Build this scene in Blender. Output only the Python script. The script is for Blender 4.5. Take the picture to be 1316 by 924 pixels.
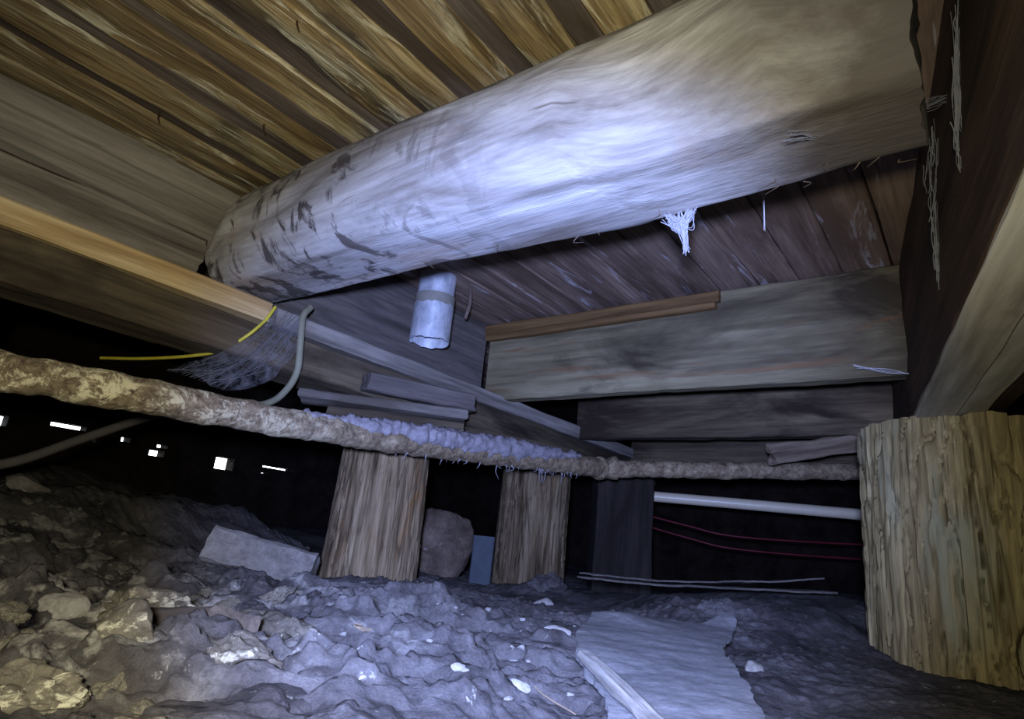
import bpy, math, random
import numpy as np
from mathutils import Matrix, Vector

for o in list(bpy.data.objects):
    bpy.data.objects.remove(o)
scn = bpy.context.scene
COL = scn.collection
rnd = random.Random(7)

# ------------------------------------------------------------------ camera
# World: Y runs along the girders and floor boards, X along the joists.
# The camera lies close to the dirt, its lens at the origin; floor boards 0.80 m above it.
F_PX, YAW, PITCH, ROLL = 800.0, 38.0, 16.0, 6.0
y_, p_, r_ = (math.radians(a) for a in (YAW, PITCH, ROLL))
fw = Vector((-math.sin(y_)*math.cos(p_), math.cos(y_)*math.cos(p_), math.sin(p_)))
rt0 = Vector((math.cos(y_), math.sin(y_), 0)); up0 = rt0.cross(fw)
rt = math.cos(r_)*rt0 + math.sin(r_)*up0
up = -math.sin(r_)*rt0 + math.cos(r_)*up0
cd = bpy.data.cameras.new('camera')
cd.sensor_width = 36.0; cd.lens = F_PX/1316.0*36.0; cd.clip_start = 0.01
cam = bpy.data.objects.new('camera', cd); COL.objects.link(cam)
cam.matrix_world = Matrix(((rt.x, up.x, -fw.x, 0), (rt.y, up.y, -fw.y, 0), (rt.z, up.z, -fw.z, 0), (0, 0, 0, 1)))
scn.camera = cam

# ------------------------------------------------------------------ world and lights
world = bpy.data.worlds.new('world'); scn.world = world; world.use_nodes = True
bg = world.node_tree.nodes['Background']
bg.inputs[0].default_value = (0.86, 0.93, 1.0, 1); bg.inputs[1].default_value = 6.0

def spot(name, loc, target, power, color, cone, blend, size):
    l = bpy.data.lights.new(name, 'SPOT'); l.energy = power; l.color = color
    l.spot_size = math.radians(cone); l.spot_blend = blend; l.shadow_soft_size = size
    o = bpy.data.objects.new(name, l); COL.objects.link(o)
    o.location = loc
    o.rotation_euler = (Vector(target)-Vector(loc)).to_track_quat('-Z', 'Y').to_euler()
    return o
# the two lamps carried beside the lens: a wide warm one and a narrower cold one
spot('hand_lamp_warm', (0.030, -0.085, 0.045), (-0.92, 1.0, 0.26), 54.0, (1.0, 0.95, 0.75), 128, 1.0, 0.03)
spot('hand_lamp_cold', (0.022, -0.085, 0.042), (-0.68, 1.0, 0.17), 285.0, (0.235, 0.365, 1.0), 67, 0.75, 0.03)
vs = scn.view_settings
vs.view_transform = 'Standard'; vs.look = 'None'; vs.gamma = 1.0; vs.use_curve_mapping = False
vs.exposure = 0.0

# ------------------------------------------------------------------ numpy noise
def _h(ix, iy, iz, s):
    n = (ix.astype(np.int64)*374761393 + iy.astype(np.int64)*668265263 + iz.astype(np.int64)*2147483647 + s*144665) & 0xffffffff
    n = ((n ^ (n >> 13))*1274126177) & 0xffffffff
    n = ((n ^ (n >> 16))*2246822519) & 0xffffffff
    n = n ^ (n >> 15)
    return (n & 0xffffff)/float(0xffffff)
def vnoise(x, y, z, s=0):
    x, y, z = np.broadcast_arrays(np.asarray(x, float), np.asarray(y, float), np.asarray(z, float))
    ix, iy, iz = np.floor(x), np.floor(y), np.floor(z)
    fx, fy, fz = x-ix, y-iy, z-iz
    u, v, w = (f*f*f*(f*(f*6-15)+10) for f in (fx, fy, fz))
    def L(a, b, t): return a+(b-a)*t
    c = lambda a, b, d: _h(ix+a, iy+b, iz+d, s)
    return L(L(L(c(0,0,0), c(1,0,0), u), L(c(0,1,0), c(1,1,0), u), v), L(L(c(0,0,1), c(1,0,1), u), L(c(0,1,1), c(1,1,1), u), v), w)*2-1
def fbm(x, y, z, o=4, s=0, g=0.5):
    t = 0; a = 1.0
    for i in range(o):
        t = t + a*vnoise(np.asarray(x)*2**i, np.asarray(y)*2**i, np.asarray(z)*2**i, s+i*17); a *= g
    return t
def worley(x, y, s=0):
    x = np.asarray(x, float); y = np.asarray(y, float)
    ix, iy = np.floor(x), np.floor(y)
    f1 = np.full(x.shape, 9.0); f2 = np.full(x.shape, 9.0); cid = np.zeros(x.shape)
    for a in (-1, 0, 1):
        for b in (-1, 0, 1):
            px = ix+a+_h(ix+a, iy+b, ix*0, s); py = iy+b+_h(ix+a, iy+b, ix*0+5, s)
            d = np.hypot(px-x, py-y); r = _h(ix+a, iy+b, ix*0+9, s)
            closer = d < f1
            f2 = np.where(closer, f1, np.minimum(f2, d)); cid = np.where(closer, r, cid); f1 = np.where(closer, d, f1)
    return f1, f2, cid
def ss(a, b, x):
    t = np.clip((np.asarray(x, float)-a)/(b-a), 0, 1); return t*t*(3-2*t)

# ------------------------------------------------------------------ materials
def srgb(r, g, b):
    f = lambda c: c/12.92 if c <= 0.04045 else ((c+0.055)/1.055)**2.4
    return (f(r/255), f(g/255), f(b/255), 1)
class NT:
    def __init__(s, name):
        s.m = bpy.data.materials.new(name); s.m.use_nodes = True; s.t = s.m.node_tree
        s.b = s.t.nodes['Principled BSDF']; s.out = s.t.nodes['Material Output']
    def n(s, typ, **kw):
        nd = s.t.nodes.new(typ)
        for k, v in kw.items(): setattr(nd, k, v)
        return nd
    def l(s, a, b): s.t.links.new(a, b)
    def coords(s, scale=(1, 1, 1), rand=True, vec=None):
        if vec is None:
            tc = s.n('ShaderNodeTexCoord'); v = tc.outputs['Object']
            if rand:
                oi = s.n('ShaderNodeObjectInfo'); mu = s.n('ShaderNodeMath', operation='MULTIPLY'); mu.inputs[1].default_value = 37.0
                s.l(oi.outputs['Random'], mu.inputs[0])
                ad = s.n('ShaderNodeVectorMath', operation='ADD'); s.l(v, ad.inputs[0]); s.l(mu.outputs[0], ad.inputs[1]); v = ad.outputs[0]
        else: v = vec
        mp = s.n('ShaderNodeMapping'); mp.inputs['Scale'].default_value = scale; s.l(v, mp.inputs['Vector'])
        return mp.outputs[0]
    def noise(s, vec, scale=1, detail=6, rough=0.6, dist=0.0):
        nd = s.n('ShaderNodeTexNoise'); nd.inputs['Scale'].default_value = scale; nd.inputs['Detail'].default_value = detail
        nd.inputs['Roughness'].default_value = rough; nd.inputs['Distortion'].default_value = dist
        s.l(vec, nd.inputs['Vector']); return nd.outputs[0]
    def ramp(s, fac, stops):
        nd = s.n('ShaderNodeValToRGB'); e = nd.color_ramp.elements
        while len(e) < len(stops): e.new(0.5)
        for i, (p, c) in enumerate(stops):
            e[i].position = p; e[i].color = c if len(c) == 4 else (*c, 1)
        s.l(fac, nd.inputs[0]); return nd.outputs[0]
    def mix(s, fac, a, b, mode='MIX'):
        nd = s.n('ShaderNodeMixRGB', blend_type=mode)
        for i, v in ((0, fac), (1, a), (2, b)):
            if hasattr(v, 'links'): s.l(v, nd.inputs[i])
            else: nd.inputs[i].default_value = v
        return nd.outputs[0]
    def math(s, op, a, b=0.0):
        nd = s.n('ShaderNodeMath', operation=op)
        for i, v in ((0, a), (1, b)):
            if hasattr(v, 'links'): s.l(v, nd.inputs[i])
            else: nd.inputs[i].default_value = v
        return nd.outputs[0]
    def bump(s, h, strength=0.5, dist=0.01, prev=None):
        nd = s.n('ShaderNodeBump'); nd.inputs['Strength'].default_value = strength; nd.inputs['Distance'].default_value = dist
        s.l(h, nd.inputs['Height'])
        if prev is not None: s.l(prev, nd.inputs['Normal'])
        return nd.outputs[0]
    def done(s, color, rough=0.8, normal=None, spec=0.3, metal=0.0):
        for k, v in (('Base Color', color), ('Roughness', rough), ('Metallic', metal), ('Specular IOR Level', spec)):
            if hasattr(v, 'links'): s.l(v, s.b.inputs[k])
            else: s.b.inputs[k].default_value = v
        if normal is not None: s.l(normal, s.b.inputs['Normal'])
        return s.m
BLACK = (0, 0, 0, 1); WHITE = (1, 1, 1, 1)

def wood(name, dark, mid, light, stain=None, amt=0.5, dust=None, damt=0.5, g=1.0, rough=0.8, bmp=0.5, spec=0.25, axis=0, streak=0.35, crack=0.0):
    t = NT(name)
    def sc(a, b):
        v = [b, b, b]; v[axis] = a; return tuple(v)
    cg = t.coords(sc(1.3*g, 16*g)); n1 = t.noise(cg, 1, 7, 0.62, 0.4)
    col = t.ramp(n1, [(0.30, dark), (0.5, mid), (0.70, light)])
    cf = t.coords(sc(5*g, 110*g)); n2 = t.noise(cf, 1, 4, 0.6)
    fine = t.ramp(n2, [(0.33, (1-streak,)*3), (0.6, (1, 1, 1))])
    col = t.mix(1.0, col, fine, 'MULTIPLY')
    if stain:
        cs = t.coords(sc(2.0*g, 6*g)); n3 = t.noise(cs, 1, 6, 0.6, 0.6)
        k = t.ramp(n3, [(0.62-0.22*amt, BLACK), (0.74-0.2*amt, WHITE)])
        col = t.mix(k, col, stain)
    if dust:
        cs = t.coords(sc(2.6*g, 20*g)); n4 = t.noise(cs, 1, 9, 0.7, 1.0)
        k = t.ramp(n4, [(0.68-0.25*damt, BLACK), (0.82-0.25*damt, WHITE)])
        col = t.mix(k, col, dust)
    if crack:
        cc = t.coords(sc(0.55*g, 11*g)); n5 = t.noise(cc, 1, 2, 0.4, 0.25)
        k = t.math('ABSOLUTE', t.math('SUBTRACT', n5, 0.5)); k = t.ramp(k, [(0.0, (crack,)*3), (0.022, BLACK)])
        col = t.mix(k, col, dark)
    oi = t.n('ShaderNodeObjectInfo')
    br = t.ramp(oi.outputs['Random'], [(0, (0.72,)*3), (1, (1.0,)*3)])
    col = t.mix(1.0, col, br, 'MULTIPLY')
    nb = t.bump(n1, bmp, 0.012); nb = t.bump(n2, bmp*0.7, 0.004, nb)
    return t.done(col, rough, nb, spec)

M = {}
M['gold'] = wood('gold_board', srgb(90, 72, 46), srgb(160, 136, 94), srgb(214, 200, 156), srgb(72, 64, 54), 0.45, srgb(240, 234, 204), 0.55, 1.0, 0.42, 1.0, 0.6, 0, 0.5)
M['grey_board'] = wood('grey_board', srgb(66, 56, 50), srgb(108, 96, 88), srgb(138, 124, 112), srgb(80, 68, 58), 0.5, None, 0, 1.0, 0.7, 0.5)
M['brown_board'] = wood('brown_board', srgb(92, 74, 62), srgb(136, 114, 98), srgb(160, 138, 120), srgb(100, 82, 68), 0.5, srgb(206, 204, 206), 0.42, 1.0, 0.7, 0.6)
M['old_grey'] = wood('old_grey_timber', srgb(76, 70, 62), srgb(140, 133, 122), srgb(174, 166, 154), srgb(84, 76, 66), 0.42, srgb(170, 164, 152), 0.25, 0.8, 0.9, 0.45, 0.2, 0, 0.25, 0.5)
M['dark_timber'] = wood('dark_timber', srgb(46, 38, 28), srgb(92, 80, 62), srgb(122, 108, 84), srgb(50, 40, 30), 0.5, None, 0, 0.9, 0.9, 0.5)
M['joist_timber'] = wood('joist_timber', srgb(76, 68, 50), srgb(130, 120, 92), srgb(162, 152, 122), srgb(62, 54, 42), 0.5, srgb(118, 84, 56), 0.4, 0.7, 0.9, 0.45, 0.2, 0, 0.25)
M['new_lumber'] = wood('new_lumber', srgb(176, 140, 90), srgb(222, 194, 142), srgb(238, 216, 172), None, 0, None, 0, 1.1, 0.6, 0.25, 0.3, 0, 0.28)
M['ply'] = wood('beam_underside', srgb(128, 120, 98), srgb(192, 186, 164), srgb(218, 214, 198), srgb(96, 82, 50), 0.30, None, 0, 0.7, 0.85, 0.35, 0.2, 0, 0.15)
M['beam_face'] = wood('beam_face', srgb(40, 28, 18), srgb(84, 64, 46), srgb(108, 86, 64), srgb(58, 42, 30), 0.5, srgb(128, 118, 112), 0.10, 0.9, 0.85, 0.4)
M['bark_post'] = wood('weathered_post', srgb(74, 60, 42), srgb(142, 122, 92), srgb(172, 154, 122), srgb(128, 92, 52), 0.2, srgb(70, 58, 46), 0.2, 1.5, 0.9, 0.9, 0.15, 2, 0.45, 0.8)
M['pier'] = wood('cedar_pier', srgb(100, 86, 56), srgb(152, 137, 96), srgb(180, 166, 124), srgb(138, 136, 108), 0.34, srgb(100, 88, 66), 0.22, 1.3, 0.9, 0.55, 0.15, 2, 0.35, 0.9)
M['dull_timber'] = wood('dull_timber', srgb(58, 52, 46), srgb(96, 89, 82), srgb(120, 112, 104), srgb(62, 56, 50), 0.45, None, 0, 0.8, 0.9, 0.4)
M['black_timber'] = wood('black_timber', srgb(26, 22, 18), srgb(50, 44, 38), srgb(66, 58, 50), srgb(34, 28, 24), 0.4, None, 0, 1.0, 0.9, 0.5)
M['orange_strip'] = wood('orange_strip', srgb(70, 50, 28), srgb(112, 84, 48), srgb(136, 106, 66), None, 0, None, 0, 1.0, 0.7, 0.4)
M['plank_end'] = wood('reddish_plank', srgb(52, 44, 38), srgb(80, 70, 60), srgb(102, 92, 80), srgb(80, 74, 68), 0.4, None, 0, 1.2, 0.9, 0.6)
M['rough_stick'] = wood('rough_stick', srgb(86, 70, 56), srgb(140, 122, 100), srgb(170, 154, 130), None, 0, None, 0, 1.5, 0.9, 0.6)
M['lath'] = wood('pale_lath', srgb(120, 112, 100), srgb(196, 190, 176), srgb(226, 222, 212), srgb(110, 100, 88), 0.3, None, 0, 1.5, 0.9, 0.6)

def log_mat():
    t = NT('whitewashed_log')
    tc = t.n('ShaderNodeTexCoord'); v = tc.outputs['Object']
    # grain bends round the knot
    ds = t.n('ShaderNodeVectorMath', operation='DISTANCE'); ds.inputs[1].default_value = (-0.17, 0.66, 0.58); t.l(v, ds.inputs[0])
    k = t.ramp(ds.outputs['Value'], [(0.0, WHITE), (0.30, BLACK)])
    sp = t.n('ShaderNodeSeparateXYZ'); t.l(v, sp.inputs[0])
    dx = t.math('ABSOLUTE', t.math('ADD', sp.outputs[0], 0.17))
    cb = t.n('ShaderNodeCombineXYZ'); t.l(sp.outputs[0], cb.inputs[0]); t.l(sp.outputs[1], cb.inputs[1])
    t.l(t.math('SUBTRACT', sp.outputs[2], t.math('MULTIPLY', t.math('MULTIPLY', dx, k), -0.45)), cb.inputs[2])
    v2 = cb.outputs[0]
    n1 = t.noise(t.coords((1.8, 10, 12), vec=v2), 1, 8, 0.62, 0.5)
    col = t.ramp(n1, [(0.30, srgb(108, 100, 90)), (0.46, srgb(160, 157, 152)), (0.62, srgb(190, 188, 184))])
    n2 = t.noise(t.coords((9, 110, 110), vec=v2), 1, 4, 0.6)
    col = t.mix(1.0, col, t.ramp(n2, [(0.32, (0.78,)*3), (0.58, (1,)*3)]), 'MULTIPLY')
    n3 = t.noise(t.coords((3.0, 8, 9), vec=v2), 1, 5, 0.6, 0.4)
    col = t.mix(t.ramp(n3, [(0.56, BLACK), (0.70, (0.6,)*3)]), col, srgb(152, 132, 114))
    # brown bark dirt left along the top
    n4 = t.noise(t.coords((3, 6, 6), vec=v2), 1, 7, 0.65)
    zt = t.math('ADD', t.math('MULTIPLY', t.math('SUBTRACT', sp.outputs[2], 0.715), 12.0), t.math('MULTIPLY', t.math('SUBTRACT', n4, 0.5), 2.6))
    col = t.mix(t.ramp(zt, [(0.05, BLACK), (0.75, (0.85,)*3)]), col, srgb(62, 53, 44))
    # brown-grey wood toward the butt end, darkened further to paint in lamp falloff
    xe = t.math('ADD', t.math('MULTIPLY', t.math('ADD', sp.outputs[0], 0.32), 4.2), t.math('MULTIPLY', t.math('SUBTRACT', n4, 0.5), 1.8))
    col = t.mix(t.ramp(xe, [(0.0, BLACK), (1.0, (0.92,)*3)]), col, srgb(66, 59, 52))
    # dark trickle stains, far half of the log
    n5 = t.noise(t.coords((13, 9, 7), vec=v), 1, 6, 0.65, 1.2)
    xm = t.ramp(sp.outputs[0], [(0.0, WHITE), (1.0, WHITE)])
    mr = t.n('ShaderNodeMapRange'); mr.inputs[1].default_value = -0.55; mr.inputs[2].default_value = -1.0; t.l(sp.outputs[0], mr.inputs[0])
    st = t.math('MULTIPLY', t.ramp(n5, [(0.52, BLACK), (0.60, (0.85,)*3)]), mr.outputs[0])
    col = t.mix(st, col, srgb(58, 50, 46))
    n6 = t.noise(t.coords((7, 40, 40), vec=v2), 1, 3, 0.5, 0.8)
    col = t.mix(t.ramp(n6, [(0.70, BLACK), (0.76, (0.7,)*3)]), col, srgb(70, 58, 48))
    nb = t.bump(n1, 0.5, 0.012); nb = t.bump(n2, 0.4, 0.004, nb)
    return t.done(col, 0.85, nb, 0.2)
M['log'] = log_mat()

def dirt_mat(name, dark, mid, light, crust, ca=0.4, relief=1.0, patch=0.0):
    t = NT(name); c = t.coords((1, 1, 1), rand=False)
    n1 = t.noise(c, 7, 9, 0.65, 0.6)
    col = t.ramp(n1, [(0.32, dark), (0.52, mid), (0.72, light)])
    n2 = t.noise(c, 75, 7, 0.75, 0.3)
    col = t.mix(1.0, col, t.ramp(n2, [(0.32, (0.62,)*3), (0.60, (1,)*3)]), 'MULTIPLY')
    n3 = t.noise(c, 30, 10, 0.74, 0.5)
    col = t.mix(t.ramp(n3, [(0.70-0.2*ca, BLACK), (0.76-0.2*ca, WHITE)]), col, crust)
    if patch:
        n5 = t.noise(t.coords((1, 1, 1.6), rand=False), 11, 6, 0.6, 0.8)
        k = t.math('MULTIPLY', t.ramp(n5, [(0.52, BLACK), (0.60, WHITE)]), t.ramp(n2, [(0.38, (0.25,)*3), (0.52, (patch,)*3)]))
        sx = t.n('ShaderNodeSeparateXYZ'); tc = t.n('ShaderNodeTexCoord'); t.l(tc.outputs['Object'], sx.inputs[0])
        mr = t.n('ShaderNodeMapRange'); mr.inputs[1].default_value = -0.55; mr.inputs[2].default_value = -0.82; t.l(sx.outputs[0], mr.inputs[0])
        m2 = t.n('ShaderNodeMapRange'); m2.inputs[1].default_value = 0.95; m2.inputs[2].default_value = 0.5; t.l(sx.outputs[1], m2.inputs[0])
        k = t.math('MULTIPLY', k, t.math('MULTIPLY', mr.outputs[0], m2.outputs[0]))
        col = t.mix(k, col, crust)
    nb = t.bump(n1, 0.35*relief, 0.03); nb = t.bump(n3, 0.7*relief, 0.022, nb); nb = t.bump(n2, 0.8*relief, 0.010, nb)
    return t.done(col, 0.95, nb, 0.15)
M['dirt'] = dirt_mat('dusty_dirt', srgb(62, 58, 55), srgb(104, 99, 96), srgb(136, 131, 127), srgb(206, 201, 188), 0.40, 1.0, 0.85)
M['clod'] = dirt_mat('dry_clod', srgb(96, 88, 76), srgb(146, 138, 122), srgb(178, 170, 150), srgb(226, 220, 194), 0.8)
M['pebble'] = dirt_mat('pale_pebble', srgb(170, 164, 154), srgb(206, 200, 190), srgb(228, 222, 212), srgb(236, 232, 224), 0.5)
M['concrete'] = dirt_mat('rough_concrete', srgb(116, 110, 100), srgb(146, 140, 130), srgb(166, 160, 150), srgb(160, 154, 146), 0.3, 0.6)
M['dark_stone'] = dirt_mat('brown_stone', srgb(78, 66, 56), srgb(122, 106, 92), srgb(146, 130, 112), srgb(206, 196, 190), 0.36, 0.6)
M['felt'] = dirt_mat('dusty_felt', srgb(122, 120, 118), srgb(144, 142, 139), srgb(156, 154, 151), srgb(178, 176, 172), 0.16, 0.3)
M['bark'] = dirt_mat('dull_bark', srgb(62, 58, 52), srgb(92, 86, 78), srgb(112, 106, 96), srgb(124, 118, 106), 0.2, 0.5)
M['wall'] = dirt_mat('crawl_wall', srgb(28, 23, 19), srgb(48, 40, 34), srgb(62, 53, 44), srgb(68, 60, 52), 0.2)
M['slab'] = dirt_mat('soot_black', srgb(24, 20, 16), srgb(36, 30, 24), srgb(46, 38, 30), srgb(40, 34, 28), 0.1)

def rust_mat():
    t = NT('rusty_iron'); c = t.coords((1, 1, 1), rand=False)
    n1 = t.noise(c, 44, 8, 0.75, 0.5)
    col = t.ramp(n1, [(0.30, srgb(62, 48, 38)), (0.48, srgb(122, 106, 82)), (0.60, srgb(152, 136, 108)), (0.72, srgb(186, 168, 138))])
    n2 = t.noise(c, 24, 9, 0.8, 0.4)
    mpx = t.n('ShaderNodeSeparateXYZ'); tc = t.n('ShaderNodeTexCoord'); t.l(tc.outputs['Object'], mpx.inputs[0])
    mr = t.n('ShaderNodeMapRange'); mr.inputs[1].default_value = 1.05; mr.inputs[2].default_value = 0.45; t.l(mpx.outputs[1], mr.inputs[0])
    k = t.math('MULTIPLY', t.ramp(n2, [(0.50, BLACK), (0.57, WHITE)]), mr.outputs[0])
    col = t.mix(k, col, srgb(226, 216, 178))
    n3 = t.noise(c, 90, 4, 0.6)
    nb = t.bump(n1, 0.7, 0.012); nb = t.bump(n3, 0.6, 0.004, nb)
    return t.done(col, 0.8, nb, 0.3)
M['rust'] = rust_mat()
def plain(name, col, rough=0.6, spec=0.4, metal=0.0, var=0.25, sc=30, b=0.2):
    t = NT(name); n = t.noise(t.coords(), sc, 6, 0.65)
    c = t.mix(1.0, col, t.ramp(n, [(0.3, (1-var,)*3), (0.65, (1,)*3)]), 'MULTIPLY')
    return t.done(c, rough, t.bump(n, b, 0.004), spec, metal)
M['pvc'] = plain('white_pvc', srgb(226, 214, 184), 0.35, 0.5, 0, 0.12)
M['red_wire'] = plain('red_plastic', srgb(92, 10, 26), 0.5)
M['grey_cable'] = plain('grey_cable', srgb(124, 122, 100), 0.7, 0.2)
M['dull_cable'] = plain('dull_cable', srgb(92, 88, 84), 0.8, 0.2)
M['yellow_wire'] = plain('yellow_plastic', srgb(196, 182, 60), 0.5)
M['black_rubber'] = plain('black_rubber', srgb(32, 30, 30), 0.8, 0.2)
M['nail'] = plain('rusty_nail', srgb(64, 42, 30), 0.8, 0.2)
M['paint_block'] = plain('blue_grey_block', srgb(74, 80, 86), 0.8, 0.2)
M['galv'] = None
def galv():
    t = NT('galvanised_steel'); n = t.noise(t.coords((1, 1, 0.5)), 26, 5, 0.6, 0.5)
    v = t.n('ShaderNodeTexVoronoi'); v.inputs['Scale'].default_value = 60; t.l(t.coords((1, 1, 1)), v.inputs['Vector'])
    c = t.ramp(n, [(0.3, srgb(146, 154, 164)), (0.7, srgb(232, 236, 242))])
    c = t.mix(0.25, c, t.ramp(v.outputs['Distance'], [(0.0, (0.45,)*3), (0.6, (0.9,)*3)]))
    return t.done(c, 0.42, t.bump(n, 0.12, 0.004), 0.6, 0.5)
M['galv'] = galv()
M['tape'] = plain('dull_band', srgb(128, 124, 112), 0.75, 0.3)
M['cobweb'] = plain('cobweb_silk', srgb(214, 214, 222), 0.9, 0.1)
def webfilm():
    t = NT('dusty_web'); n = t.noise(t.coords((3, 30, 30)), 1, 7, 0.7, 0.6)
    tr = t.n('ShaderNodeBsdfTransparent'); mx = t.n('ShaderNodeMixShader')
    t.b.inputs['Base Color'].default_value = srgb(150, 150, 152); t.b.inputs['Roughness'].default_value = 1.0; t.b.inputs['Specular IOR Level'].default_value = 0.0
    k = t.ramp(n, [(0.40, (0.02,)*3), (0.75, (0.34,)*3)])
    t.l(k, mx.inputs[0]); t.l(tr.outputs[0], mx.inputs[1]); t.l(t.b.outputs[0], mx.inputs[2]); t.l(mx.outputs[0], t.out.inputs[0])
    return t.m
M['webfilm'] = webfilm(); M['web_grey'] = plain('pale_web', srgb(150, 150, 156), 1.0, 0.0); M['dull_web'] = plain('dull_web', srgb(120, 120, 122), 1.0, 0.0)
M['fuzz'] = plain('dust_fuzz', srgb(142, 136, 138), 1.0, 0.0, 0, 0.4, 60, 0.8)

# ------------------------------------------------------------------ mesh helpers
def mesh(name, V, Fc, mat, smooth=40):
    me = bpy.data.meshes.new(name); me.from_pydata([tuple(map(float, v)) for v in V], [], Fc)
    me.materials.append(mat)
    if smooth:
        me.shade_smooth(); me.set_sharp_from_angle(angle=math.radians(smooth))
    return me
def link(name, me, parent=None, mw=None):
    o = bpy.data.objects.new(name, me); COL.objects.link(o)
    if mw is not None: o.matrix_world = mw
    if parent is not None:
        o.parent = parent; o.matrix_parent_inverse = Matrix.Translation(parent.location).inverted()
    return o
def tag(o, label, cat, group=None, kind=None):
    o['label'] = label; o['category'] = cat
    if group: o['group'] = group
    if kind: o['kind'] = kind
    return o
def thing(name, loc, label, cat, group=None):
    e = bpy.data.objects.new(name, None); COL.objects.link(e); e.location = loc; e.empty_display_size = 0.05
    return tag(e, label, cat, group)
def struct(o): o['kind'] = 'structure'; return o

def loft(rings, cap=True):
    n = len(rings[0]); V = np.concatenate(rings); Fc = []
    for i in range(len(rings)-1):
        a = i*n; b = a+n
        for j in range(n):
            k = (j+1) % n
            Fc.append((a+j, a+k, b+k, b+j))
    if cap:
        m = len(V); e = (len(rings)-1)*n
        V = np.vstack([V, rings[0].mean(0), rings[-1].mean(0)])
        for j in range(n):
            k = (j+1) % n
            Fc.append((m, k+0, j+0)); Fc.append((m+1, e+j, e+k))
    return V, Fc
def rect_profile(w, t, n, c=0.004):
    pts = []
    h, k = w/2, t/2
    cs = [(-h, -k), (h, -k), (h, k), (-h, k)]
    for i in range(4):
        a = np.array(cs[i]); b = np.array(cs[(i+1) % 4]); d = (b-a)/np.linalg.norm(b-a)
        m = max(2, int(round(n*np.linalg.norm(b-a)/(w+t)))+1)
        for u in np.linspace(0, 1, m): pts.append(a+d*c+(b-a-2*d*c)*u)
    return np.array(pts)
def board_mesh(name, mat, L, w, t, seg=24, n=8, amp=0.003, seed=0, c=0.004, bow=0.0, twist=0.0, ragged=0.0, f=6.0):
    pr = rect_profile(w, t, n, c); rings = []
    xs = np.linspace(-L/2, L/2, seg+1)
    for i, x in enumerate(xs):
        y, z = pr[:, 0].copy(), pr[:, 1].copy()
        xx = np.full_like(y, x)
        d = fbm(xx*f*0.5, y*f*2+seed*3.1, z*f*2, 3, seed)*amp
        e = fbm(xx*f*3, y*f*6+9, z*f*6, 2, seed+50)*amp*0.5
        r = np.hypot(y/w, z/t)+1e-6
        y += (d+e)*np.sign(y)*np.minimum(1, np.abs(y)/(w/2)); z += (d-e)*np.sign(z)
        z += bow*math.sin(math.pi*i/seg)
        if twist:
            a = twist*(x/L); y, z = y*math.cos(a)-z*math.sin(a), y*math.sin(a)+z*math.cos(a)
        if ragged and i in (0, seg):
            xx = xx+(1 if i else -1)*ragged*fbm(y*40, z*40, x+seed, 3, seed)
        rings.append(np.stack([xx, y, z], 1))
    V, Fc = loft(rings)
    return mesh(name, V, Fc, mat, 35)
def frame_mw(a, b, wdir):
    a, b = Vector(a), Vector(b); x = (b-a).normalized(); w = Vector(wdir); w = (w-x*w.dot(x)).normalized(); z = x.cross(w)
    c = (a+b)/2
    return Matrix(((x.x, w.x, z.x, c.x), (x.y, w.y, z.y, c.y), (x.z, w.z, z.z, c.z), (0, 0, 0, 1)))
def board(name, mat, a, b, w, t, wdir, parent=None, **kw):
    L = (Vector(b)-Vector(a)).length
    return link(name, board_mesh(name, mat, L, w, t, **kw), parent, frame_mw(a, b, wdir))
def catmull(P, n):
    P = [np.array(p, float) for p in P]; Q = [2*P[0]-P[1]]+P+[2*P[-1]-P[-2]]; out = []
    for i in range(1, len(Q)-2):
        for u in np.linspace(0, 1, n, endpoint=False):
            a, b, c, d = Q[i-1:i+3]
            out.append(0.5*((2*b)+(c-a)*u+(2*a-5*b+4*c-d)*u*u+(3*b-a-3*c+d)*u**3))
    out.append(P[-1]); return np.array(out)
def tube_geo(path, rad, n=10, disp=None):
    path = np.asarray(path, float); rings = []
    T = np.gradient(path, axis=0); T /= np.linalg.norm(T, axis=1)[:, None]
    ref = np.array([0, 0, 1.0])
    if abs(T[0] @ ref) > 0.9: ref = np.array([1.0, 0, 0])
    for i, (p, t) in enumerate(zip(path, T)):
        u = np.cross(t, ref); u /= np.linalg.norm(u); v = np.cross(u, t)
        th = np.linspace(0, 2*np.pi, n, endpoint=False)
        r = rad(i/(len(path)-1)) if callable(rad) else rad
        dirs = np.cos(th)[:, None]*u+np.sin(th)[:, None]*v
        rr = np.full(n, r)
        if disp is not None: rr = rr+disp(p+dirs*r, dirs)
        rings.append(p+dirs*rr[:, None])
    return loft(rings)
def tube(name, mat, pts, rad, parent=None, n=10, sub=8, disp=None):
    V, Fc = tube_geo(catmull(pts, sub), rad, n, disp)
    return link(name, mesh(name, V, Fc, mat, 50), parent)
def merge(parts):
    V = []; Fc = []; k = 0
    for v, f in parts:
        V.append(np.asarray(v)); Fc += [tuple(i+k for i in q) for q in f]; k += len(v)
    return np.vstack(V), Fc
_ico = {}
def ico(sub):
    if sub in _ico: return _ico[sub]
    import bmesh
    bm = bmesh.new(); bmesh.ops.create_icosphere(bm, subdivisions=sub, radius=1.0)
    v = np.array([q.co[:] for q in bm.verts]); f = [tuple(a.index for a in q.verts) for q in bm.faces]; bm.free()
    _ico[sub] = (v, f); return _ico[sub]
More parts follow.
